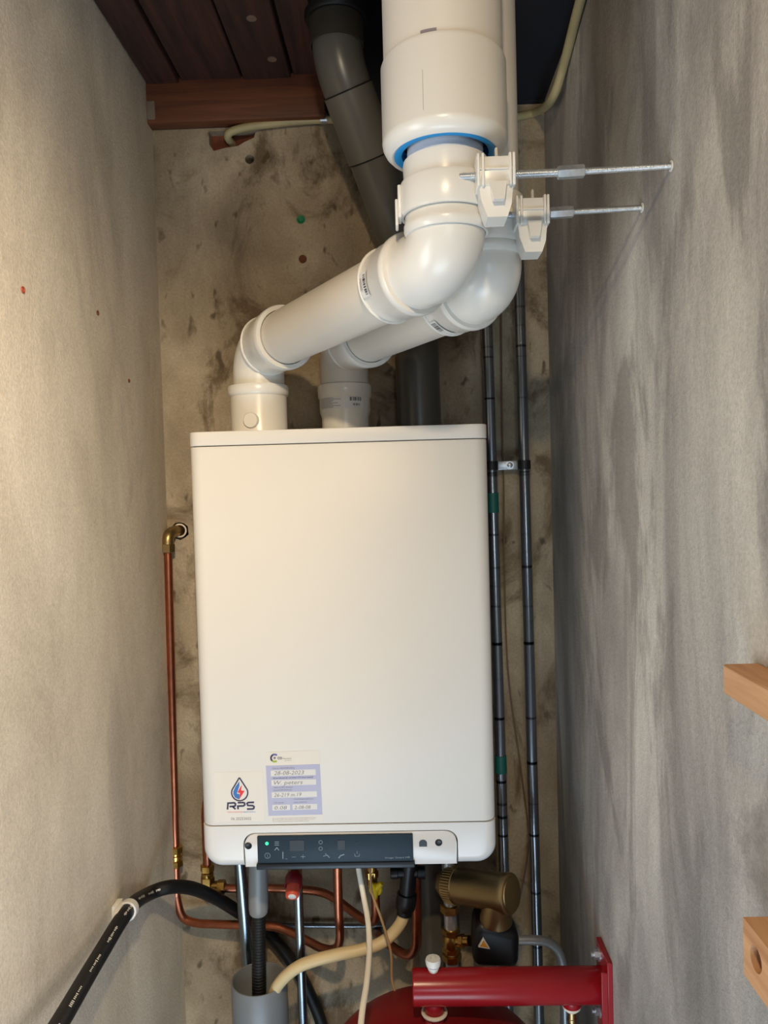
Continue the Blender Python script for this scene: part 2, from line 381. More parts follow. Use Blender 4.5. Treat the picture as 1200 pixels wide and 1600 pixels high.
part('top_cover', rounded_box(-.0005, W + .0005, ZT - .0212, ZT), M['boiler'], bo)
bm = B(); box(bm, (.006, -D + .012, ZT - .63), (W - .006, YB + .002, ZT - .01)); part('inner_frame', bm, M['navy_dark'], bo)
bm = B(); box(bm, (.04, YB, ZT - .45), (.26, 0, ZT - .1), .004); part('wall_bracket', bm, M['zinc'], bo)
# lower panel with rounded lower corners and a notch that takes the flap
zt_, zb = ZT - .602, ZT - .668
xa, xb, zn = at(381, 1340, -D).x, at(716, 1340, -D).x, at(550, 1299, -D).z
def fl(x, z): return Vector((x, -D, z))
R1 = .030; NR = .018
out = [fl(0, zt_)] + [fl(R1 + R1 * math.cos(t), zb + R1 + R1 * math.sin(t)) for t in [PI + PI / 2 * k / 8 for k in range(9)]]
out += [fl(xa, zb)] + [fl(xa + NR + NR * math.cos(t), zn - NR + NR * math.sin(t)) for t in [PI - PI / 2 * k / 6 for k in range(7)]]
out += [fl(xb - NR + NR * math.cos(t), zn - NR + NR * math.sin(t)) for t in [PI / 2 - PI / 2 * k / 6 for k in range(7)]] + [fl(xb, zb)]
out += [fl(W - R1 + R1 * math.cos(t), zb + R1 + R1 * math.sin(t)) for t in [-PI / 2 + PI / 2 * k / 8 for k in range(9)]] + [fl(W, zt_)]
nrm = []
for p in out:                                   # outward normals; none along the notch
    if p.z > zt_ - 1e-6: nrm.append(Vector((-1 if p.x < W / 2 else 1, 0, 0)))
    elif p.x < R1 + 1e-6: nrm.append(Vector((p.x - R1, 0, p.z - zb - R1)).normalized())
    elif p.x > W - R1 - 1e-6: nrm.append(Vector((p.x - W + R1, 0, p.z - zb - R1)).normalized())
    elif p.z < zb + 1e-6: nrm.append(Vector((0, 0, -1)))
    else: nrm.append(Vector((0, 0, 0)))
bm = B(); RB = .016; rings = []
for k in range(9):
    t = PI / 2 * k / 8; rings.append([bm.verts.new(p - n_ * RB * (1 - math.sin(t)) + Vector((0, RB * (1 - math.cos(t)), 0))) for p, n_ in zip(out, nrm)])
rings.append([bm.verts.new(p + Vector((0, D + YB, 0))) for p in out])
for ra, rb in zip(rings, rings[1:]):
    for i in range(len(out)): j = (i + 1) % len(out); bm.faces.new((ra[i], ra[j], rb[j], rb[i]))
bm.faces.new(rings[0][::-1]); bm.faces.new(rings[-1])
part('lower_panel', bm, M['boiler_low'], bo, ang=50)
g = .0016
xa2, xb2, zn2, zb2 = xa + g, xb - g, zn - g, at(390, 1355, -D).z
out = [fl(xa2, zb2)] + [fl(xa2 + NR + NR * math.cos(t), zn2 - NR + NR * math.sin(t)) for t in [PI - PI / 2 * k / 6 for k in range(7)]]
out += [fl(xb2 - NR + NR * math.cos(t), zn2 - NR + NR * math.sin(t)) for t in [PI / 2 - PI / 2 * k / 6 for k in range(7)]] + [fl(xb2, zb2)]
bm = B(); f1, f2 = prism(bm, out, (0, .06, 0)); bmesh.ops.bevel(bm, geom=list(f1.edges), offset=.0015, segments=2, affect='EDGES', profile=.5)
flap = part('control_flap', bm, M['boiler_low'], bo)
# dark control panel
cp = [at(x, y, -D) for x, y in ((402, 1305), (645, 1302), (645, 1346), (402, 1347))]
x0, x1 = cp[0].x, cp[1].x; z1 = (cp[0].z + cp[1].z) / 2; z0 = (cp[2].z + cp[3].z) / 2
bm = B(); box(bm, (x0, -D - .004, z0), (x1, -D + .01, z1), .0018, 2); panel = part('control_panel', bm, M['navy'], bo, 'dark blue-grey control panel')
bm = B(); box(bm, (x0 - .002, -D - .0065, z0 - .0085), (x1 + .002, -D + .03, z0 + .001), .002, 2); part('panel_lip', bm, M['navy_dark'], panel)
YP = -D - .0042
def pp(x, y): return at(x, y, YP)
def disc(name, x, y, r, mat, parent, h=.0008, Y=YP, label=None):
    bm = B(); lathe(bm, at(x, y, Y) + Vector((0, .0004, 0)), (0, -1, 0), [(0, r), (h * .6, r), (h, r * .8)], 18); return part(name, bm, mat, parent, label)
disc('indicator_light', 417, 1318, .0026, M['led'], panel, label='lit green indicator')
for (xa_, ya_, xb_, yb_) in ((452, 1313, 476, 1330), (527, 1313, 540, 1328)):
    a, c = pp(xa_, ya_), pp(xb_, yb_); bm = B(); box(bm, (a.x, YP - .0004, c.z), (c.x, YP + .0006, a.z), .0003, 1); part('display', bm, M['black'], panel, 'dark digital display')
for x, y in ((441, 1318), (441, 1327), (510, 1317), (510, 1327), (557, 1316)): disc('indicator_dot', x, y, .0011, M['black'], panel)
bm = B(); N = Vector((0, -1, 0)); YI = -D - .0045
def ip(x, y): return at(x, y, YI)
def seg(*P, wd=.0007): stroke(bm, [ip(*p) for p in P], wd, N)
seg(*[(418 + 4.2 * math.cos(t), 1337 + 4.2 * math.sin(t)) for t in [2 * PI * k / 14 for k in range(15)]]); seg((418, 1334.5), (418, 1339.5))     # power
seg((442, 1331), (442, 1342), wd=.0014); seg((446, 1342), (449, 1342)); seg((456, 1339), (462, 1339)); seg((470, 1338.5), (477, 1338.5)); seg((473.5, 1335.5), (473.5, 1341.5))
for y in (1315.5, 1318, 1320.5): seg((429, y), (436, y), wd=.0009)
seg((429, 1328.5), (432.5, 1324.5), (436, 1328.5), wd=.0012)
for y in (1316, 1326): seg(*[(501 + 2.8 * math.cos(t), y + 2.8 * math.sin(t)) for t in [2 * PI * k / 10 for k in range(11)]])
seg((505, 1338), (511, 1336), (515, 1340), wd=.0012); seg((509, 1333), (509, 1337), wd=.001)
seg((529, 1341), (532, 1337), (538, 1335), wd=.0016)
seg((554, 1334), (555, 1338), (561, 1338), (562, 1334)); seg((558, 1330), (558, 1334))
part('button_symbols', bm, M['icon'], panel, flat=True)['kind'] = 'stuff'
text('Image Smart HR', .0042, ip(602, 1341.5), M['icon'], panel, width=ip(641, 1340).x - ip(602, 1340).x)
for x, y in ((388, 1321.5), (685.5, 1316.5)):
    bm = B(); c = at(x, y, -D); lathe(bm, c + Vector((0, .001, 0)), (0, -1, 0), [(0, .0055), (.0012, .0055), (.002, .0045), (.0014, .003), (.0014, .0)], 20); part('screw', bm, M['black'], flap, 'black panel screw')
bm = B(); c = at(661, 1318, -D)
prism(bm, [c + Vector((x, -.0006, z)) for x, z in ((-.006, -.0045), (.006, -.0045), (.006, .002), (.004, .005), (0, .006), (-.004, .005), (-.006, .002))], (0, .002, 0)); part('gauge_port', bm, M['black'], flap, 'small black arched port')
# stickers (flat prints on the casing)
YS = -D - .0003
def sp(x, y, lift=0): return at(x, y, YS - lift)
def quad(name, pts, mat, parent, Y=.0002, label=None):
    bm = B(); prism(bm, [sp(*p, lift=Y) for p in pts], (0, .0002, 0)); return part(name, bm, mat, parent, label, flat=True)
st = quad('company_sticker', ((334, 1207), (410, 1205), (413, 1283), (336, 1285)), M['paper'], bo, 0, 'clear company sticker printed with a water drop logo')
def drop(s, n=26):
    # outline of the water drop around (374,1240)
    P = [(374, 1215 + (1 - s) * 22)]; R = 12.6 * s
    for k in range(n + 1):
        t = -PI * .12 + (PI * 1.24) * k / n; P.append((374.5 + R * math.cos(t), 1238.5 + R * math.sin(t)))
    return P
bm = B(); stroke(bm, [sp(*p, lift=.0003) for p in drop(1) + [(374, 1215)]], .0021, N); part('drop_outline', bm, M['ink'], st, flat=True)
quad('drop_fill', [(374, 1221), (368, 1229), (364.5, 1237), (364.5, 1241), (367, 1246), (371, 1248), (373.5, 1249), (374.5, 1241), (370, 1240), (374, 1228)][::-1], M['logo_blue'], st, .0003)
quad('lightning_bolt', [(378, 1226), (370.8, 1238.5), (375, 1239), (373.5, 1249.5), (382, 1236), (376.6, 1235.2)][::-1], M['logo_red'], st, .0005)
bm = B()
def gl(*P): stroke(bm, [sp(*p, lift=.0003) for p in P], .0027, N)
gl((355.5, 1265), (356.2, 1255), (366, 1254.4), (368, 1256), (367.5, 1259), (365.5, 1260), (358.5, 1260.3)); gl((363.5, 1260.3), (368, 1264.6))
gl((372, 1264.6), (371.6, 1259.6), (380.5, 1259.2), (382.5, 1257.5), (382, 1254.8), (380, 1254), (371.4, 1254.3))
gl((397, 1253.6), (387.8, 1254), (386, 1255.5), (387.2, 1258.5), (395, 1258.8), (397, 1260.5), (396.4, 1263.3), (394.5, 1264), (385.8, 1264.2))
part('logo_lettering', bm, M['ink'], st, 'bold dark lettering', flat=True)
text('INSTALLATIETECHNIEK', .0022, sp(355.5, 1269.8, .0003), M['logo_red'], st, width=.0235)
text('BESPAREN', .0022, sp(380.5, 1269.5, .0003), M['logo_blue'], st, width=.018)
text('06 20253602', .0062, sp(361, 1281.5, .0003), M['ink_grey'], st, width=.031)
s2 = quad('inspection_sticker', ((415, 1175), (500, 1172), (504, 1284), (422, 1287)), M['paper'], bo, 0, 'lilac form sticker with hand-written dates')
quad('form_field', ((415.3, 1196.6), (499.8, 1194), (503.8, 1272.6), (419.5, 1275)), M['lilac'], s2, .0002, 'lilac panel of the form')
for P in (((423, 1204), (493, 1202), (493.4, 1211), (423.3, 1213)), ((424, 1219.2), (493.6, 1217.5), (494, 1226), (424.3, 1228)), ((424.6, 1238), (495, 1236.3), (495.2, 1245), (424.8, 1247)),
          ((425.5, 1258), (453, 1257.2), (453.3, 1265.5), (425.8, 1266.5)), ((457, 1257), (495.5, 1256), (495.8, 1264.5), (457.2, 1265.5))):
    quad('form_blank', P, M['label'], s2, .0004)
UX = (sp(493, 1202) - sp(423, 1204)).normalized(); UZ = Vector((-UX.z, 0, UX.x))
def ft(s, size, x, y, mat, wpx, shear=0): text(s, size, sp(x, y, .0006), mat, s2, width=wpx * .00096, shear=shear, ux=UX, uy=UZ)
ft('Datum inbedrijfstelling', .0032, 426, 1201.6, M['ink_grey'], 35)
ft('Gecertificeerde monteur CO door bedrijf', .0034, 426.5, 1217, M['ink'], 64)
ft('Naam en RPL monteur', .0032, 428, 1231.6, M['ink_grey'], 30); ft('inschrijfnummer', .0032, 427, 1235.8, M['ink_grey'], 30)
ft('CO waarde', .003, 428.5, 1255.5, M['ink_grey'], 15); ft('Ontstekingstemperatuur', .003, 459, 1249.8, M['ink_grey'], 32); ft('max. waarde', .003, 459, 1254.6, M['ink_grey'], 21)
ft('28-08-2023', .0088, 428, 1211.2, M['ink_pen'], 48, .25); ft('W. peters', .0088, 428, 1226.2, M['ink_pen'], 46, .25); ft('26-219 m.19', .0084, 428, 1245.4, M['ink_pen'], 44, .25)
ft('0.08', .0076, 429, 1265, M['ink_pen'], 20, .2); ft('2-08-08', .0076, 460, 1264.2, M['ink_pen'], 26, .2)
for i, (wp, yy) in enumerate(((70, 1279.6), (67, 1282), (58, 1284.6))): ft('Bij een storing altijd contact opnemen met een erkend installateur in de buurt', .0018, 426, yy, M['ink_grey'], wp)
for t0, t1, mt in ((-.85, -2.0, 'violet'), (-2.0, -4.0, 'ink'), (-4.0, -5.35, 'lime')):
    bm = B(); stroke(bm, [sp(429 + 5.6 * math.cos(t0 + (t1 - t0) * k / 8), 1184.5 + 5.6 * math.sin(t0 + (t1 - t0) * k / 8), .0006) for k in range(9)], .0027, N); part('logo_ring', bm, M[mt], s2, flat=True)
disc('logo_dot', 429, 1184.5, .0018, M['ink_grey'], s2, .0003, YS - .0006)
text('CO', .0052, sp(433.5, 1186.5, .0006), M['ink'], s2, width=.0072, bold=.00015); text('-keurmerk', .0036, sp(441.5, 1186.3, .0006), M['ink_grey'], s2, width=.0135); text('gecertificeerd', .002, sp(445, 1188.8, .0006), M['ink_grey'], s2, width=.010)

# ------------------------------------------------------------------ flue pipes
Z3 = Vector((0, 0, 1))
def flue_run(t, V1, V2, r_el1, r_el2, bead1, lip1, bead2, lip2, ztop, zlow):
    """lower elbow, sloping pipe with two sockets, upper elbow with its upright socket"""
    d = (V2 - V1).normalized(); Ls = (V2 - V1).length
    R = .0405
    bm = B(); sweep(bm, fillet([Vector((V1.x, V1.y, zlow)), V1, V1 + d * (lip1 - .01)], r_el1, 14), R, 40); e1 = part('elbow', bm, M['pvc'], t)
    bm = B(); torus(bm, V1 + d * bead1, d, .0438, .0026, 48); part('bead', bm, M['pvc'], e1)
    bm = B(); lathe(bm, V1 + d * bead1, d, [(0, .0405), (0, .0445), (.026, .0445), (.031, .0462), (lip1 - bead1 - .012, .0462), (lip1 - bead1 - .01, .0482), (lip1 - bead1, .0485), (lip1 - bead1 + .002, .0475), (lip1 - bead1 + .001, .0412), (lip1 - bead1 - .02, .0408)], 48, False); part('socket', bm, M['pvc'], e1)
    bm = B(); sweep(bm, [V1 + d * (lip1 - .025), V1 + d * (bead2 + .03)], .04, 48); part('pipe', bm, M['pvc_dull'], t)
    bm = B(); sweep(bm, fillet([V1 + d * (lip2 - .012), V2, Vector((V2.x, V2.y, ztop - .02))], r_el2, 16), .0412, 48); e2 = part('elbow', bm, M['pvc'], t)
    bm = B(); torus(bm, V1 + d * bead2, d, .0432, .0022, 48); torus(bm, V1 + d * (lip2 - .004), d, .0438, .0022, 48); part('bead', bm, M['pvc'], e2)
    bm = B(); lathe(bm, V1 + d * bead2, d, [(0, .0402), (0, .043), (.018, .043), (.022, .0452), (lip2 - bead2 - .012, .0452), (lip2 - bead2 - .009, .0475), (lip2 - bead2 - .003, .0475), (lip2 - bead2, .046), (lip2 - bead2, .0412)], 48, False); part('socket', bm, M['pvc'], e2)
    bm = B(); z0 = ZT + .176
    lathe(bm, Vector((V2.x, V2.y, z0)), Z3, [(0, .041), (0, .0435), (.004, .0458), (.01, .0458), (.012, .0445), (.055, .0445), (ztop - z0 - .004, .0452), (ztop - z0, .0445), (ztop - z0, .0402)], 48, False); part('socket', bm, M['pvc'], e2)
    return d, e2
def wrap_label(parent, o, d, r, h0, h1, a0, a1, mat, name='barcode_label', label=None):
    """a thin curved label on a round pipe"""
    bm = B(); x, y = frame(d); n = 10; A = []
    for k in range(n + 1):
        t = a0 + (a1 - a0) * k / n; A.append([bm.verts.new(o + d * h + r * (math.cos(t) * x + math.sin(t) * y)) for h in (h0, h1)])
    for k in range(n): bm.faces.new((A[k][0], A[k + 1][0], A[k + 1][1], A[k][1]))
    return part(name, bm, mat, parent, label)
def angle_to_cam(o, d):
    x, y = frame(d); v = CAM - o; return math.atan2(v.dot(y), v.dot(x))
def bars(parent, o, d, r, h0, h1, a0, a1, n, mat, along=True):
    """printed bars round the pipe (along: bars run along the axis)"""
    bm = B(); x, y = frame(d); rr = random.Random(n)
    def pt(h, t): return bm.verts.new(o + d * h + r * (math.cos(t) * x + math.sin(t) * y))
    for k in range(n):
        if along:
            t = a0 + (a1 - a0) * (k + rr.random() * .4) / n; dt = (a1 - a0) / n * rr.choice((.3, .45, .7)); bm.faces.new((pt(h0, t), pt(h0, t + dt), pt(h1, t + dt), pt(h1, t)))
        else:
            h = h0 + (h1 - h0) * k / n; dh = (h1 - h0) / n * .35; e = a0 + (a1 - a0) * rr.uniform(.6, 1); m_ = 4
            for j in range(m_):
                ta, tb = a0 + (e - a0) * j / m_, a0 + (e - a0) * (j + 1) / m_; bm.faces.new((pt(h, ta), pt(h, tb), pt(h + dh, tb), pt(h + dh, ta)))
    o = part('print', bm, mat, parent, flat=True); o['kind'] = 'stuff'; return o

V1, V2 = V(.0957, -.2, .1335), V(.3757, -.605, .153)
fa = thing('flue_pipe', 'front white plastic flue pipe running from the boiler top to the wide round duct', 'pipe', V(.0945, -.2, 0))
dA, eA = flue_run(fa, V1, V2, .05, .056, .038, .1, .382, .436, ZT + .252, ZT + .05)
o_ = V1 + dA * .382; ang = angle_to_cam(o_, dA)
ang -= .75
lb = wrap_label(eA, o_, dA, .0449, .003, .017, ang + .1, ang + .75, M['label'], label='small white barcode label')
bars(lb, o_, dA, .0454, .011, .016, ang + .18, ang + .7, 16, M['ink_black'], True)
bars(lb, o_, dA, .0454, .004, .009, ang + .25, ang + .7, 4, M['ink_grey'], False)
bm = B(); c = V1 + dA * .428; lathe(bm, V(.0945, -.2, -.003), Z3, [(0, .0455), (.004, .0445), (.062, .0445), (.064, .0472), (.068, .0482), (.076, .0482), (.079, .047), (.08, .0405)], 56, False)
part('collar', bm, M['pvc'], fa, 'upright collar standing on the boiler')
bm = B(); cc = at(393, 657, -.242); ax = Vector((-.12, -1, .02)).normalized()
lathe(bm, cc + ax * -.012, ax, [(0, .0122), (.016, .0122), (.0185, .0108), (.019, 0)], 28); part('test_cap', bm, M['white'], fa, 'round cap on the measuring point')
W1_, W2_ = V(.2225, -.135, .1455), V(.4275, -.5115, .1475)
W1_.x = at(537, 560, -.135).x
fb = thing('flue_pipe', 'rear white plastic flue pipe, half hidden behind the front one', 'pipe', Vector((W1_.x, W1_.y, ZT)))
dB, eB = flue_run(fb, W1_, W2_, .05, .056, .038, .1, .34, .395, ZT + .245, ZT + .08)
bm = B(); lathe(bm, Vector((W1_.x, W1_.y, ZT - .003)), Z3, [(0, .0395), (.03, .0395), (.04, .0425), (.062, .043), (.064, .0448), (.078, .0455), (.084, .0455), (.086, .0425), (.086, .0405)], 56, False)
ad = part('collar', bm, M['pvc'], fb, 'upright adapter with a printed label')
bo_ = Vector((W1_.x, W1_.y, ZT)); an = angle_to_cam(bo_, Z3)
lb = wrap_label(ad, bo_, Z3, .0434, .04, .061, an - 1.15, an + .75, M['label'], label='printed label with a barcode')
bars(lb, bo_, Z3, .0438, .052, .058, an + .18, an + .66, 12, M['ink_black'], True)
bars(lb, bo_, Z3, .0438, .042, .059, an - 1.1, an - .15, 8, M['ink_grey'], False)
bars(lb, bo_, Z3, .0438, .044, .048, an + .3, an + .6, 8, M['ink_grey'], True)
o_ = W1_ + dB * .34; ang = angle_to_cam(o_, dB) + 1.25
lb = wrap_label(eB, o_, dB, .0449, .003, .017, ang - .9, ang - .1, M['label'], label='small white barcode label')
bars(lb, o_, dB, .0454, .005, .015, ang - .85, ang - .5, 10, M['ink_black'], True)
tube('upper_pipe', [Vector((W2_.x, W2_.y, ZT + .22)), Vector((W2_.x, W2_.y, ZT + .93))], .04, M['pvc_dull'], fb, 40)
# wide concentric roof duct
xd, yd = .3757, -.605
du = thing('roof_duct', 'wide white round duct coming down through the roof with a blue seal', 'duct', V(xd, yd, .259))
bm = B(); lathe(bm, V(xd, yd, .259), Z3, [(.001, .054), (0, .056), (.0015, .0595), (.005, .063), (.010, .0655), (.0145, .0663), (.0155, .066), (.0905, .066), (.0945, .0645), (.0955, .0628)], 72, False); part('coupler', bm, M['pvc'], du, ang=30)
wrap_label(du, V(xd, yd, 0), Z3, .0661, .279, .318, -1.95, -1.940, simple('scuff_grey', rgb(170, 164, 156), .5), 'scratch', 'thin vertical scratch')
wrap_label(du, V(xd, yd, 0), Z3, .0631, .3545, .3575, -1.98, -1.72, M['ink_grey'], 'scuff', 'dark scuff on the rim')
bm = B(); lathe(bm, V(xd, yd, .345), Z3, [(0, .0627), (.6, .0627)], 64); part('outer_pipe', bm, M['pvc_dull'], du)
bm = B(); lathe(bm, V(xd, yd, .2605), Z3, [(0, .046), (-.0008, .049), (-.0008, .053), (0, .0545), (.012, .0545), (.012, .046)], 64, False); part('seal_ring', bm, M['blue'], du, 'bright blue rubber seal')
bm = B(); lathe(bm, V(xd, yd, .238), Z3, [(0, .0402), (.1, .0402)], 56); part('inner_pipe', bm, M['clear'], du, 'pale bluish inner pipe')

# ------------------------------------------------------------------ pipe clamps with their threaded rods
def thread(bm, a, c, r, pitch=.00125):
    L_ = (c - a).length; n = int(L_ / pitch * 2); lathe(bm, a, c - a, [(L_ * k / n, r if k % 2 else r * .86) for k in range(n + 1)], 12)
def clamp(c, rodY, z, hx0, hx1, nut0, nut1, label, rodlab):
    """c = centre line of the pipe, z = height of the rod"""
    t = thing('pipe_clamp', label, 'clamp', Vector((c.x, c.y, ZT + z)), 'pipe clamps on the flue pipes')
    zb_ = ZT + z - .024
    bm = B(); lathe(bm, Vector((c.x, c.y, zb_)), Z3, [(0, .0452), (0, .0482), (.003, .0492), (.031, .0492), (.034, .0482), (.034, .0452)], 48, False); part('band', bm, M['pvc'], t)
    bm = B()                                     # hinge lugs on the left
    box(bm, (c.x - .0515, c.y - .012, zb_ - .002), (c.x - .0475, c.y + .012, zb_ + .032), .0015); box(bm, (c.x - .0545, c.y - .01, zb_ - .01), (c.x - .0512, c.y + .01, zb_ + .018), .0015); part('hinge', bm, M['pvc'], t)
    h = hx1 - hx0; yf = rodY - .020
    bm = B(); box(bm, (hx0 + .001, yf + .002, ZT + z - .016), (hx1 - .001, c.y + .0, ZT + z + .0125), .0015)
    for x in (hx0, hx0 + .0045, hx1 - .0065, hx1 - .003): box(bm, (x, yf - .0015, ZT + z - .017), (x + .003, rodY + .015, ZT + z + .0145), .0008, 1)
    box(bm, (hx0, yf, ZT + z - .0012), (hx1, yf + .004, ZT + z), 0)
    box(bm, (hx0 + .02, rodY - .004, ZT + z + .012), (hx0 + .023, rodY + .002, ZT + z + .027), .0012, 1)
    ho = part('housing', bm, M['pvc'], t)
    bm = B(); pr_ = [Vector((x, yf + .004, ZT + z + dz)) for x, dz in ((hx0 + .002, -.015), (hx1 - .002, -.015), (hx1 - .004, -.034), (hx1 - .008, -.046), (hx0 + .010, -.046), (hx0 + .004, -.03))]
    prism(bm, pr_, (0, .03, 0)); part('lower_jaw', bm, M['pvc'], ho)
    bm = B(); a = .012; 
    prism(bm, [Vector((hx0 + a, yf - .003, ZT + z - .014)), Vector((hx1 - a + .003, yf - .003, ZT + z - .014)), Vector((hx1 - a, yf - .006, ZT + z - .032)), Vector((hx0 + a + .003, yf - .006, ZT + z - .032))], (0, .008, 0)); part('latch', bm, M['pvc'], ho)
    rz = ZT + z
    bm = B(); thread(bm, Vector((hx0 - .016, rodY, rz)), Vector((nut1 - .004, rodY, rz + .001)), .0042); thread(bm, Vector((nut1 - .006, rodY, rz + .001)), Vector((XR, rodY, rz + .003)), .0034, .001)
    part('threaded_rod', bm, M['zinc'], t, rodlab)
    bm = B(); hexa(bm, Vector((nut0, rodY, rz + .0005)), (1, 0, .03), nut1 - nut0, .0066); part('coupling_nut', bm, M['zinc'], t)
    bm = B(); lathe(bm, Vector((XR - .0015, rodY, rz + .003)), (1, 0, 0), [(0, .0055), (.0012, .0055)], 12); part('wall_anchor', bm, M['white'], t)
    return t
clamp(V2, -.65, .2195, .4022, .4398, .4845, .511, 'white pipe clamp on the front flue pipe, held by the upper, longer threaded rod', 'long zinc threaded rod into the right wall')
clamp(W2_, -.557, .2115, .4538, .4905, .4945, .5205, 'white pipe clamp on the rear flue pipe, held by the lower, shorter threaded rod', 'short zinc threaded rod into the right wall')

# ------------------------------------------------------------------ grey drain pipe behind
dp = thing('drain_pipe', 'grey plastic drain pipe bending down from the ceiling and on behind the boiler', 'pipe', V(.375, -.042, -1.75))
G0, G1, G2, G3 = V(.237, -.2, .95), V(.2365, -.2, .585), V(.352, -.043, .29), V(.375, -.043, -1.75)
path = fillet([G0, G1, G2, G3], .12, 10)
bm = B(); sweep(bm, path, .0395, 40); part('pipe', bm, M['drain'], dp)
dgn = (G2 - G1).normalized()
bm = B(); a = G1 + dgn * .045; b2 = G1 + dgn * .15; sweep(bm, [a, b2], .0412, 40); part('socket', bm, M['grey_pvc'], dp)
bm = B(); torus(bm, b2, dgn, .041, .0012, 40, 6); part('joint', bm, M['rubber'], dp, 'dark joint line')
bm = B(); torus(bm, a, dgn, .041, .0012, 40, 6); part('joint', bm, M['rubber'], dp, 'dark joint line')
bm = B(); lathe(bm, V(.2365, -.2, .604), Z3, [(0, .0405), (0, .0428), (.042, .0428), (.042, .0405)], 40, False); part('dark_socket', bm, simple('dark_grey_brown', rgb(56, 50, 42), .6), dp, 'dark brownish socket')
bm = B(); lathe(bm, V(.2365, -.2, .643), Z3, [(0, .0405), (0, .047), (.004, .05), (.06, .05), (.06, .0405)], 40, False); part('rubber_collar', bm, M['rubber'], dp, 'black rubber collar at the ceiling')
# conduit along the top of the back wall
cn = thing('conduit', 'cream flexible conduit along the top of the back wall and right wall', 'conduit', V(.03, -.012, .53))
P = [Vector((at(360, 218, 0).x, .03, at(360, 218, 0).z)), at(356, 212, -.006), at(372, 202, -.012), at(420, 194, -.012), at(500, 187, -.012), at(600, 190, -.012), at(720, 192, -.012), at(800, 183, -.012), at(838, 175, -.014), atx(862, 155, XR - .02), atx(880, 104, XR - .009), atx(907, 0, XR - .009), atx(935, -90, XR - .009)]
tube('tube', catmull(P, 8), .0072, M['conduit'], cn, 14)
bm = B(); p = at(506, 186, -.012); lathe(bm, p - Vector((.006, 0, 0)), (1, 0, 0), [(0, .0085), (.012, .0085)], 16); box(bm, p + Vector((-.004, -.004, .006)), p + Vector((.004, .012, .014)), .001); part('clip', bm, M['zinc'], cn, 'small metal clip')

# ------------------------------------------------------------------ two upright steel pipes right of the boiler
def steel(x0, x1, ztop, label):
    t = thing('steel_pipe', label, 'pipe', V(x1, -.03, -1.75), 'upright steel pipes right of the boiler')
    a, c = V(x0, -.03, ztop), V(x1, -.03, -1.75)
    P = fillet([Vector((x0, .03, ZT + ztop)), a, c], .035, 8)
    tube('tube', P, .0098, M['steel'], t, 18)
    d = (c - a).normalized()
    return t, a, d
s1, a1, d1 = steel(.4815, .4985, .33, 'dark steel pipe close to the boiler, with green tape, left of the upright pair')
s2_, a2, d2 = steel(.5412, .5535, .36, 'dark steel pipe nearest the right corner, right of the upright pair')
for py0, py1 in ((770, 801), (1180, 1207)):
    z0, z1 = at(770, py1, -.03).z, at(770, py0, -.03).z
    p = a1 + d1 * ((a1.z - z1) / -d1.z); bm = B(); lathe(bm, p, d1, [(0, .0098), (0, .0108), (z1 - z0, .0108), (z1 - z0, .0098)], 18, False); part('tape', bm, M['green'], s1, 'band of green tape')
pc = thing('pipe_clip', 'small metal double clip bolted between the two upright steel pipes', 'clip', at(795, 727, -.03))
c = at(796, 727, -.02)
bm = B(); box(bm, c + Vector((-.022, -.004, -.008)), c + Vector((.02, 0, .008)), .001); box(bm, c + Vector((-.006, 0, -.006)), c + Vector((.006, .02, .006)), .001); part('plate', bm, M['zinc'], pc)
for pa, dd in ((a1, d1), (a2, d2)):
    q = pa + dd * ((pa.z - c.z) / -dd.z); bm = B(); lathe(bm, q - Z3 * .008, Z3, [(0, .0098), (0, .0118), (.016, .0118), (.016, .0098)], 24, False); part('strap', bm, M['band'], pc, 'dark strap round the pipe')
bm = B(); lathe(bm, c + Vector((0, -.003, 0)), (0, -1, 0), [(0, .0075), (.002, .0075), (.002, .0048), (.006, .0048), (.007, .003)], 16); part('bolt', bm, M['zinc'], pc)
tw = thing('thin_wire', 'thin brown wire hanging down between the two upright steel pipes', 'wire', at(812, 1400, -.012))
tube('strand', catmull([at(x, y, -.012) for x, y in ((783, 480), (784, 600), (786, 725))] + [at(x, y, -.016) for x, y in ((787, 760), (788, 880), (791, 1000), (797, 1080), (811, 1180), (823, 1270), (826, 1310), (821, 1355), (810, 1410))], 8), .0014, M['brown_wire'], tw, 8)

# ------------------------------------------------------------------ copper pipe by the left wall
def coupling(bm, o, d, r=.0076, s=1):
    """brass compression coupling: nut, body, nut, starting at o"""
    d = Vector(d).normalized()
    hexa(bm, o, d, .012 * s, r * 1.75); lathe(bm, o + d * .012 * s, d, [(0, r * 1.3), (.004 * s, r * 1.3), (.005 * s, r * 1.6), (.009 * s, r * 1.6), (.010 * s, r * 1.3), (.014 * s, r * 1.3)], 20); hexa(bm, o + d * .026 * s, d, .012 * s, r * 1.75)
cpp = thing('copper_pipe', 'copper pipe coming down the left corner and turning under the boiler', 'pipe', at(276, 1400, -.03))
T0, T1 = at(262, 838, -.028), at(276, 1400, -.03)
tube('tube', catmull([T0, T0.lerp(T1, .5), T0.lerp(T1, .96), T1, at(285, 1432, -.034), at(306, 1442, -.04), at(340, 1444, -.05), at(420, 1447, -.07), at(450, 1455, -.08), at(480, 1470, -.1), at(505, 1482, -.12), at(524, 1482, -.135), at(531, 1465, -.145), at(529, 1420, -.15), at(527, 1345, -.15)], 8), .0075, M['copper'], cpp, 16)
bm = B(); dn = (T1 - T0).normalized(); q = T0
sweep(bm, fillet([q + dn * .022, q - dn * .004, Vector((h2.x, .02, h2.z + .002))], .016, 6), .0108, 18); hexa(bm, q + dn * .014, dn, .016, .0128); part('elbow_fitting', bm, M['dull_brass'], cpp, 'brass elbow going into the wall')
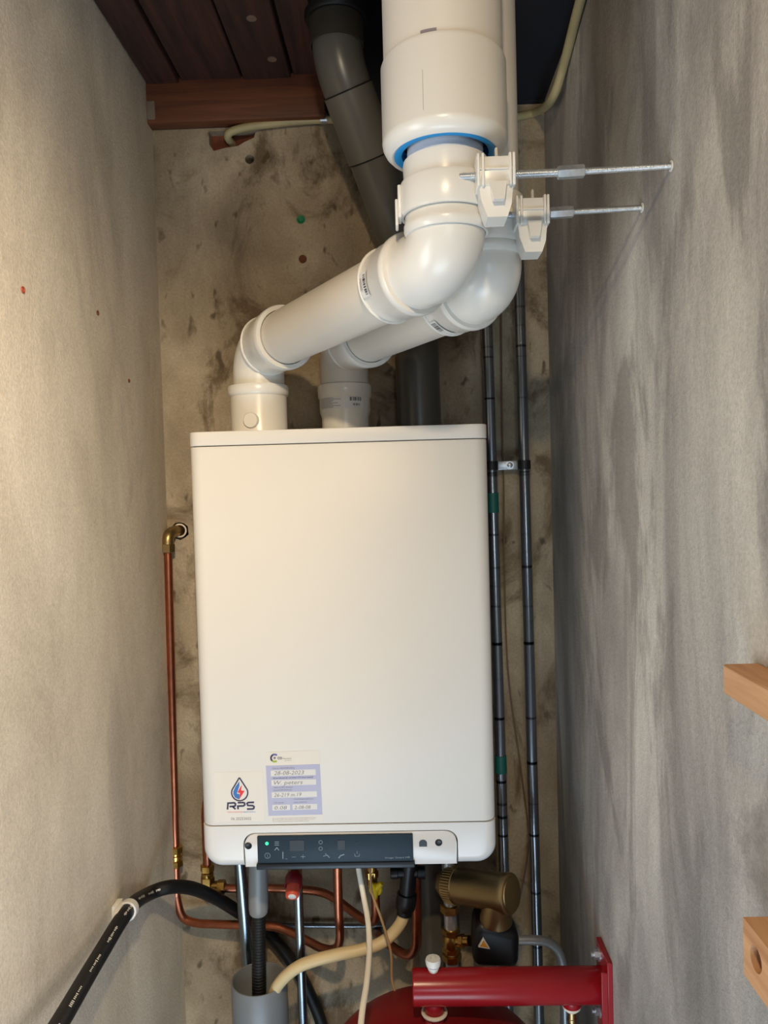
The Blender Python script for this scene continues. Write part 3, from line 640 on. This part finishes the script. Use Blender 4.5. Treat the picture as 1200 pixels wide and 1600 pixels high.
bm = B(); torus(bm, Vector((h2.x, -.001, h2.z)), (0, 1, 0), .0118, .0016, 20, 8); part('sleeve', bm, M['hemp'], cpp)
bm = B(); q = at(274, 1322, -.0295); coupling(bm, q, dn); part('coupling', bm, M['brass'], cpp, 'brass compression coupling')
bm = B(); q = at(258, 968, -.02); box(bm, q + Vector((-.012, -.003, -.003)), q + Vector((.004, .003, .003)), .001); part('clip', bm, M['white'], cpp)
cb = thing('copper_pipe', 'dark copper pipe running along the back wall to the yellow gas tap', 'pipe', at(330, 1388, -.05))
q = at(325, 1386, -.05)
tube('tube', catmull([q, at(360, 1388, -.05), at(430, 1388, -.05), at(490, 1392, -.055), at(520, 1402, -.07), at(550, 1424, -.1), at(574, 1440, -.13), at(586, 1436, -.145), at(587, 1415, -.15), at(586, 1385, -.15)], 8), .0075, M['copper'], cb, 16)
tube('riser', fillet([q, q + Vector((0, 0, .16)), Vector((q.x, .02, q.z + .16))], .03), .0075, M['copper'], cb, 16)
bm = B(); hexa(bm, q + Vector((0, 0, .004)), Z3, .016, .013); lathe(bm, q + Vector((0, 0, .02)), Z3, [(0, .0105), (.004, .0115), (.008, .0105)], 18); hexa(bm, q + Vector((0, 0, .03)), Z3, .012, .0128)
sweep(bm, fillet([q + Vector((0, 0, .012)), q, q + Vector((.02, 0, 0))], .01, 5), .0108, 18); hexa(bm, q + Vector((.018, 0, 0)), (1, 0, 0), .014, .0125); part('elbow_fitting', bm, M['brass'], cb, 'brass elbow fitting')
cc_ = thing('copper_pipe', 'dark copper pipe bent like a hook below the black drain elbow', 'pipe', at(640, 1492, -.12))
tube('tube', catmull([at(650, 1345, -.12), at(651, 1400, -.12), at(651, 1455, -.12), at(649, 1480, -.118), at(638, 1492, -.11), at(622, 1486, -.095), at(604, 1472, -.07), at(592, 1462, -.04), at(586, 1456, .01)], 8), .0085, M['copper'], cc_, 16)
bm = B(); sweep(bm, [at(420, 1446, -.012), at(500, 1446.5, -.012), at(602, 1447, -.012)], .0042, 12); solo('thin_pipe', bm, M['steel'], 'thin grey pipe lying level on the back wall under the boiler', 'pipe', at(500, 1447, -.012))

# ------------------------------------------------------------------ things hanging under the boiler, left to right
def upright(name, px, py0, px1, py1, Y, r, mat, label, cat='pipe', floor=True):
    a, c = at(px, py0, Y), at(px1, py1, Y); d = (c - a); c2 = a + d * ((a.z) / -d.z) if floor else c
    t = thing(name, label, cat, c2); tube('tube', [a, a.lerp(c2, .5), c2], r, mat, t, 20); return t
upright('steel_pipe', 374, 1340, 388, 1500, -.085, .0112, M['chrome'], 'thick galvanised pipe going down behind the open grey funnel pipe')
ch = upright('steel_pipe', 464, 1340, 474, 1600, -.165, .0078, M['chrome'], 'slim bright pipe going down below the red valve')
cu = thing('funnel_pipe', 'open-topped grey plastic pipe catching the drain hoses', 'pipe', Vector((at(405, 1527, -.15).x, -.15, 0)))
cz = at(405, 1527, -.15).z - .002; cx = at(405, 1527, -.15).x
bm = B(); lathe(bm, Vector((cx, -.15, 0)), Z3, [(0, .044), (cz - .12, .044), (cz - .1, .0478), (cz - .002, .0478), (cz, .0468), (cz, .0452), (cz - .002, .0442), (cz - .2, .0442)], 48, False); part('pipe', bm, M['cup'], cu)
bm = B(); lathe(bm, Vector((cx, -.15, cz - .19)), Z3, [(0, .044), (.001, .001)], 32); part('bottom', bm, M['hole'], cu)
cd_ = thing('condensate_hose', 'black ribbed drain hose with a grey sleeve hanging into the grey funnel pipe', 'hose', at(404, 1545, -.155))
a, c, e = at(403, 1340, -.155), at(404, 1428, -.155), at(405, 1620, -.155)
bm = B(); dd = c - a; Lg = dd.length; lathe(bm, a, dd, [(0, .0155), (Lg * .35, .016), (Lg * .7, .0168), (Lg * .9, .0165), (Lg * .97, .0155), (Lg, .0135)], 28); part('sleeve', bm, M['sleeve'], cd_, 'smooth grey sleeve')
bm = B(); dd = e - c; Lg = dd.length; n = 84; lathe(bm, c, dd, [(Lg * k / n, .0122 if k % 2 else .0112) for k in range(n + 1)], 20); part('ribbed_hose', bm, M['rubber'], cd_)
rv = thing('red_valve', 'red valve knob with a white centre under the control panel', 'valve', at(460, 1380, -.19))
q = at(461, 1368, -.17)
bm = B(); lathe(bm, q + Vector((0, 0, .03)), (0, 0, -1), [(0, .012), (.03, .012), (.036, .0095)], 24); part('body', bm, M['dull_brass'], rv)
ax = Vector((0, -.84, -.54)).normalized(); q2 = at(460, 1366, -.18)
bm = B(); lathe(bm, q2, ax, [(0, .012), (.006, .0145), (.02, .0145), (.022, .0135), (.0205, .012), (.012, .0115)], 32, False); part('shroud', bm, M['maroon'], rv)
bm = B(); lathe(bm, q2 + ax * .006, ax, [(0, .0105), (.03, .0112), (.032, .0105), (.0315, .007)], 32); kn = part('knob', bm, M['orange'], rv, 'orange-red knob')
bm = B(); lathe(bm, q2 + ax * .036, ax, [(0, .0066), (.0026, .0066), (.003, .006)], 24); part('cap', bm, M['white'], kn, 'white centre disc')
wc = thing('white_cable', 'white cable hanging in an arc from under the boiler past the red vessel', 'cable', at(561, 1640, -.44))
tube('cable', catmull([at(558, 1340, -.22), at(561, 1362, -.225), at(568, 1400, -.24), at(575, 1440, -.27), at(577, 1485, -.31), at(573, 1535, -.37), at(566, 1580, -.42), at(561, 1640, -.47), at(556, 1720, -.5)], 8), .0043, M['cable'], wc, 12)
gv = thing('gas_tap', 'small brass gas tap with a yellow handle under the boiler', 'tap', at(585, 1390, -.15))
q = at(581, 1362, -.15)
bm = B(); lathe(bm, q + Vector((0, 0, .022)), (0, 0, -1), [(0, .0085), (.022, .0085), (.022, .0105), (.026, .0105), (.03, .0085), (.045, .0095)], 20); hexa(bm, q + Vector((0, 0, .002)), (0, 0, -1), .012, .0112); part('body', bm, M['brass'], gv)
bm = B(); q = at(587, 1388, -.165)
lathe(bm, q + Vector((0, .008, 0)), (0, -1, 0), [(0, .006), (.012, .006), (.013, .0045)], 16)
for sx, sz in ((-.008, .011), (.011, .012), (-.002, -.016)): sweep(bm, [q, q + Vector((sx * .6, -.004, sz * .6)), q + Vector((sx, -.006, sz))], [.0045, .0055, .0035], 10)
torus(bm, q + Vector((0, -.002, -.001)), (0, 1, 0), .0085, .0028, 20, 8); part('handle', bm, M['yellow'], gv, 'yellow winged handle')
tn = thing('tan_wire', 'thin tan wire hanging from the boiler by the yellow gas tap', 'wire', at(620, 1560, -.23))
tube('strand', catmull([at(579, 1342, -.2), at(579, 1375, -.2), at(582, 1398, -.2), at(592, 1425, -.205), at(602, 1455, -.21), at(611, 1490, -.215), at(612, 1525, -.22), at(615, 1542, -.225), at(620, 1556, -.23)], 8), .002, M['wire'], tn, 8)
sf = thing('drain_elbow', 'black plastic drain elbow with a wide collar under the right of the control panel', 'elbow', at(636, 1420, -.17))
a, c = at(640, 1350, -.17), at(632, 1428, -.17); k1 = at(636, 1396, -.17)
bm = B(); sweep(bm, fillet([a + Vector((0, 0, .02)), a, k1, c], .01), .0135, 22); part('body', bm, M['black'], sf)
bm = B(); dd = (c - k1).normalized(); lathe(bm, k1, dd, [(-.002, .013), (0, .0165), (.012, .0172), (.024, .0165), (.028, .014)], 24); part('collar', bm, M['black'], sf)
bm = B(); lathe(bm, at(610, 1364, -.172), (1, 0, 0), [(0, .0085), (.002, .0098), (.012, .0098), (.013, .0085), (.045, .0085), (.046, .0105), (.058, .0105)], 22); part('side_branch', bm, M['black'], sf)
bh = thing('beige_hose', 'beige hose sweeping from the black drain elbow into the grey funnel pipe', 'hose', at(430, 1545, -.165))
tube('hose', catmull([at(633, 1418, -.17), at(628, 1438, -.172), at(614, 1458, -.175), at(594, 1474, -.182), at(565, 1484, -.19), at(530, 1491, -.195), at(490, 1501, -.195), at(462, 1513, -.19), at(440, 1532, -.18), at(428, 1552, -.168), at(421, 1585, -.158)], 8), .0098, M['cream'], bh, 18)
# black hose held by a white clip on the left wall
kh = thing('black_hose', 'thick black hose with white print arching from the left wall behind the grey funnel pipe', 'hose', atx(20, 1720, XL + .02))
hp = catmull([atx(-10, 1760, XL + .05), atx(85, 1612, XL + .035), atx(150, 1502, XL + .022), atx(200, 1422, XL + .02), at(230, 1398, -.215), at(265, 1386, -.18), at(300, 1388, -.135), at(335, 1402, -.085), at(368, 1422, -.042), at(408, 1450, -.022), at(440, 1482, -.018), at(468, 1522, -.018), at(488, 1562, -.018), at(505, 1610, -.018), at(520, 1700, -.02)], 10)
bm = B(); sweep(bm, hp, .0112, 20); hs = part('tube', bm, M['rubber'], kh)
bm = B()                                       # printed dashes along the hose
for i in range(8, 46):
    if i % 5 in (0, 1): continue
    p0, p1 = hp[i], hp[i + 1]; tt = (p1 - p0).normalized(); vv = (CAM - p0); nn = (vv - tt * vv.dot(tt)).normalized(); ss = tt.cross(nn)
    for k in range(4):
        q = p0.lerp(p1, .1 + k * .22); l = (p1 - p0).length * .12; w_ = random.uniform(.001, .0024)
        bm.faces.new([bm.verts.new(v) for v in (q + nn * .0114 - ss * w_ * .6, q + nn * .0114 + ss * w_, q + tt * l + nn * .0114 + ss * w_, q + tt * l + nn * .0114 - ss * w_ * .6)])
part('print', bm, M['white'], hs, 'white printed characters', flat=True)['kind'] = 'stuff'
hc = thing('hose_clip', 'white plastic clip holding the black hose to the left wall', 'clip', atx(203, 1420, XL))
i0 = 30; q = hp[i0]; tt = (hp[i0 + 1] - hp[i0 - 1]).normalized()
bm = B(); lathe(bm, q - tt * .007, tt, [(0, .0113), (0, .0142), (.014, .0142), (.014, .0113)], 26, False); part('ring', bm, M['white'], hc)
bm = B(); box(bm, (XL, q.y - .012, q.z - .008), (XL + .009, q.y + .012, q.z + .012), .0015)
sd = Vector((0, tt.y, tt.z)).normalized(); box(bm, q + Vector((-.012, -.03, -.006)), q + Vector((-.004, .002, .013)), .0015); part('base', bm, M['white'], hc)
bm = B(); box(bm, q + Vector((-.0038, -.027, -.002)), q + Vector((-.0033, -.024, .009))); part('slot', bm, M['band'], hc)

# ------------------------------------------------------------------ brass filter and fittings, lower right
mf = thing('magnetic_filter', 'dull brass pipe filter with a black lower sleeve under the boiler corner', 'filter', at(772, 1500, -.2))
A_, B_ = at(701, 1381, -.165), at(798, 1397, -.235); dm = (B_ - A_).normalized(); Lm = (B_ - A_).length
bm = B(); lathe(bm, A_, dm, [(0, .022), (.001, .0295), (.02, .0295), (.021, .0285), (Lm - .012, .0295), (Lm - .008, .0315), (Lm - .001, .0312), (Lm + .001, .029), (Lm + .0015, .026), (Lm + .0035, .0255), (Lm + .004, .0)], 44); part('body', bm, M['dull_brass'], mf, ang=30)
bm = B(); n = 44; x, y = frame(dm)
for k in range(n):
    t = 2 * PI * k / n; o_ = A_ + dm * .003 + .0295 * (math.cos(t) * x + math.sin(t) * y); sweep(bm, [o_, o_ + dm * .016], .0013, 5)
part('knurled_ring', bm, M['dull_brass'], mf)
bm = B(); hexa(bm, A_ - dm * .014, dm, .015, .0215); lathe(bm, A_ - dm * .026, dm, [(0, .004), (.013, .016)], 4); part('inlet_nut', bm, M['dull_brass'], mf)
sa = at(776, 1402, -.225); sb = at(773, 1500, -.21); ds = (sb - sa).normalized(); Ls = (sb - sa).length
bm = B(); lathe(bm, sa, ds, [(0, .02), (.02, .0225), (.038, .026), (.042, .026)], 32); part('branch', bm, M['dull_brass'], mf)
bm = B()
box(bm, (-.0365, -.03, -.0365), (.0365, .034, .0365), .014, 4)
rot = Matrix.Rotation(.06, 4, 'Y'); 
for v in bm.verts:                              # a shoulder that slopes down to the right
    if v.co.z > .02: v.co.z -= .012 * max(0, (v.co.x + .01) / .036)
    v.co = (rot @ v.co) + at(773, 1463, -.205)
mag = part('magnet_sleeve', bm, M['black'], mf, 'black sleeve with a warning triangle', ang=60)
yy = -.2385
def tri(s, lift): 
    c = at(756, 1475, yy); return [Vector((c.x + dx * s, yy - lift, c.z + dz * s)) for dx, dz in ((-.0088, -.005), (.0095, -.0085), (-.0005, .0098))]
bm = B(); prism(bm, tri(1, 0), (0, .004, 0)); tr = part('warning_triangle', bm, M['white'], mag, 'white-edged amber warning triangle', flat=True)
bm = B(); c_ = sum(tri(1, .0003), Vector()) / 3; prism(bm, [c_ + (p - c_) * .72 for p in tri(1, .0003)], (0, .0004, 0)); part('triangle_field', bm, M['amber'], tr, flat=True)
bm = B(); q = at(773, 1494, -.205); lathe(bm, q, (0, 0, -1), [(0, .012), (.012, .012), (.013, .015), (.03, .015), (.031, .0125), (.045, .0125)], 20); part('outlet', bm, M['zinc'], mf, 'metal outlet below the sleeve')
fc = thing('pipe_fittings', 'stack of brass compression fittings on an upright pipe beside the black filter sleeve', 'fitting', at(708, 1500, -.16))
q = at(700, 1340, -.16); q2 = at(710, 1600, -.16); dq = (q2 - q).normalized(); L_ = (q2 - q).length
tube('tube', [q, q2, q + dq * (q.z / -dq.z)], .0108, M['zinc'], fc, 18)
for py, h, r in ((1412, .014, .0165), (1449, .01, .0155), (1478, .009, .0158), (1489, .012, .0165)):
    bm = B(); hexa(bm, q + dq * (L_ * (py - 1340) / 260), dq, h, r); part('compression_nut', bm, M['brass'], fc)
bm = B(); lathe(bm, q + dq * (L_ * (1459 - 1340) / 260), dq, [(0, .013), (.004, .0145), (.02, .0145), (.024, .013)], 22)
tq = q + dq * (L_ * (1470 - 1340) / 260); te = at(734, 1470, -.18); lathe(bm, tq, te - tq, [(0, .0085), ((te - tq).length, .0085)], 18); part('tee', bm, M['brass'], fc)
bm = B(); hexa(bm, tq.lerp(te, .5), te - tq, .009, .0108); part('compression_nut', bm, M['brass'], fc)
sp_pipe = thing('bent_pipe', 'grey bent pipe curving from the black filter sleeve down behind the red manifold', 'pipe', at(881, 1600, -.14))
a = at(805, 1469, -.17); P = [a, at(835, 1469, -.165), at(856, 1472, -.16), at(871, 1484, -.155), at(878, 1503, -.15), at(881, 1530, -.148), at(882, 1570, -.146)]
P.append(Vector((P[-1].x, P[-1].y, 0))); tube('tube', catmull(P[:-1], 8) + [P[-1]], .0078, M['zinc'], sp_pipe, 16)

# ------------------------------------------------------------------ red manifold and expansion vessel
YM = -.34; ZM = -.8195
ma = thing('wall_manifold', 'bright red pipe bracket bolted to the right wall above the red vessel', 'bracket', V(.592, YM, ZM))
bm = B(); lathe(bm, V(.3165, YM, ZM), (1, 0, 0), [(0, .0232), (.0015, .0248), (.2755, .0248), (.277, .024)], 40); part('tube', bm, M['red'], ma)
bm = B(); box(bm, (XR - .0075, YM - .034, ZT - .955), (XR, YM + .03, ZT - .766), .001, 1); box(bm, (XR - .016, YM - .034, ZT - .955), (XR - .007, YM - .029, ZT - .78), .001, 1); plate = part('wall_plate', bm, M['red'], ma)
for zz in (-.782, -.866):
    bm = B(); q = V(XR - .0075, YM + .012, zz); lathe(bm, q, (-1, 0, 0), [(0, .0095), (.0016, .0095)], 18); hexa(bm, q + Vector((-.0016, 0, 0)), (-1, 0, 0), .006, .0068); lathe(bm, q, (-1, 0, 0), [(0, .0035), (.012, .0035)], 12); part('bolt', bm, M['zinc'], plate, 'zinc wall bolt')
q = V(at(677, 1515, YM).x, YM, ZM + .022)
bm = B(); lathe(bm, q, Z3, [(0, .007), (.006, .007), (.006, .0085), (.0085, .0085)], 20); part('vent_base', bm, M['white'], ma)
bm = B(); n = 40; q3 = q + Vector((0, 0, .0085)); lathe(bm, q3, Z3, [(0, .007), (.002, .0105), (.009, .0115), (.012, .0105), (.0125, .004), (.010, .0035), (.010, .0)], 12); part('vent_cap', bm, M['white'], ma, 'white ribbed vent cap')
bm = B(); xs = q.x; lathe(bm, V(xs, YM, ZM - .02), (0, 0, -1), [(0, .0145), (.022, .0145), (.024, .013), (.04, .013)], 26); part('stub', bm, M['red'], ma)
bm = B(); torus(bm, V(xs, YM, ZM - .0375), Z3, .0165, .0028, 28, 8); part('seal_thread', bm, M['hemp'], ma, 'white sealing thread')
xr_ = at(893, 1570, YM).x
bm = B(); lathe(bm, V(xr_, YM, ZM - .018), (0, 0, -1), [(0, .0145), (.009, .0145), (.0125, .0125)], 26); part('stub', bm, M['red'], ma)
bm = B(); lathe(bm, V(xr_, YM, ZM - .030), (0, 0, -1), [(0, .0128), (.003, .0128), (.008, .0075)], 22); part('seal_thread', bm, M['hemp'], ma)
bm = B(); lathe(bm, V(xr_, YM, ZM - .036), (0, 0, -1), [(0, .006), (.012, .006), (.0125, .0068), (.016, .0068), (.0165, .0055), (ZT - .86, .0055)], 18); part('brass_tail', bm, M['dull_brass'], ma, 'thin brass pipe below the stub')
ve = thing('expansion_vessel', 'round red expansion vessel hanging under the red manifold', 'vessel', V(xs, YM, -1.3))
ap = ZM - .0535; Rv = .165
prof = [(0, .002)] + [(.075 * (1 - math.cos(t)), Rv * math.sin(t)) for t in [PI / 2 * k / 14 for k in range(1, 15)]]
prof += [(.16, Rv), (.161, Rv + .004), (.169, Rv + .004), (.17, Rv)] + [(.26 + .08 * math.sin(t), Rv * math.cos(t)) for t in [PI / 2 * k / 10 for k in range(10)]] + [(.34, .002)]
bm = B(); lathe(bm, V(xs, YM, ap), (0, 0, -1), prof, 56); part('tank', bm, M['vessel'], ve)
bm = B(); lathe(bm, V(xs, YM, ap + .008), (0, 0, -1), [(0, .0125), (.002, .014), (.012, .014)], 26); part('neck', bm, M['red'], ve)

# ------------------------------------------------------------------ wall bits
def plug(px, py, wall, r, mat, label, n='wall_plug'):
    if wall == 'back': p = at(px, py, 0); d = Vector((0, -1, 0))
    else: p = atx(px, py, XL); d = Vector((1, 0, 0))
    bm = B(); lathe(bm, p, d, [(-.003, r), (.0012, r), (.0018, r * .92), (.0012, r * .6), (.0005, r * .5), (.0004, 0)], 16); return solo(n, bm, mat, label, 'plug', p)
plug(470, 343, 'back', .0078, M['plug_green'], 'green plastic wall plug in the back wall left of the flue')
plug(473, 405, 'back', .0075, M['rust'], 'rusty screw hole plug in the back wall below the green plug')
plug(35, 453, 'left', .004, M['plug_red'], 'reddish plug in the left wall, nearest the left edge of the photo')
plug(152, 489, 'left', .0035, M['rust'], 'small brown plug in the left wall, middle of three')
plug(201, 595, 'left', .003, M['rust'], 'small brown plug in the left wall, lowest of three')
# two pine battens on the right wall
def batten(zlo, zhi, y0, label, hole=None):
    x0 = .57; t = thing('wooden_batten', label, 'batten', V(x0 + .014, y0 - .15, zlo), 'pine battens on the right wall')
    bm = B()
    if hole is None: box(bm, (x0, YF + .01, ZT + zlo), (XR, y0, ZT + zhi), .0012, 1)
    else:
        holed(bm, [Vector((x0, YF + .01, ZT + zlo)), Vector((x0, y0, ZT + zlo)), Vector((x0, y0, ZT + zhi)), Vector((x0, YF + .01, ZT + zhi))],
              [[Vector((x0, hole[0] + .0095 * math.cos(2 * PI * k / 16), ZT + hole[1] + .0095 * math.sin(2 * PI * k / 16))) for k in range(16)]], (XR - x0, 0, 0))
    part('timber', bm, M['batten'], t)
    if hole:
        bm = B(); lathe(bm, V(x0 + .004, hole[0], hole[1]), (1, 0, 0), [(0, .0), (.0005, .0055), (.001, .0093), (.02, .0093)], 16); part('bolt_head', bm, M['rust'], t, 'dark sunken bolt head')
    return t
batten(-.2590, -.2355, -.8265, 'upper pine batten on the right wall, casting a shadow below')
hq = atx(1181, 1499, .57)
batten(-.4655, -.4215, -.8575, 'lower pine batten on the right wall with a dark sunken bolt', (hq.y, hq.z - ZT))
# the lamp itself, on the ceiling behind the camera
la = thing('ceiling_lamp', 'round ceiling lamp just inside the room behind the camera', 'lamp', (LX, LY, LZ + .01))
bm = B(); lathe(bm, Vector((LX, LY, LZ + .012)), Z3, [(0, .0), (.0005, .05), (.012, .055), (.012, .02), (.06, .02)], 32); part('fitting', bm, M['white'], la)
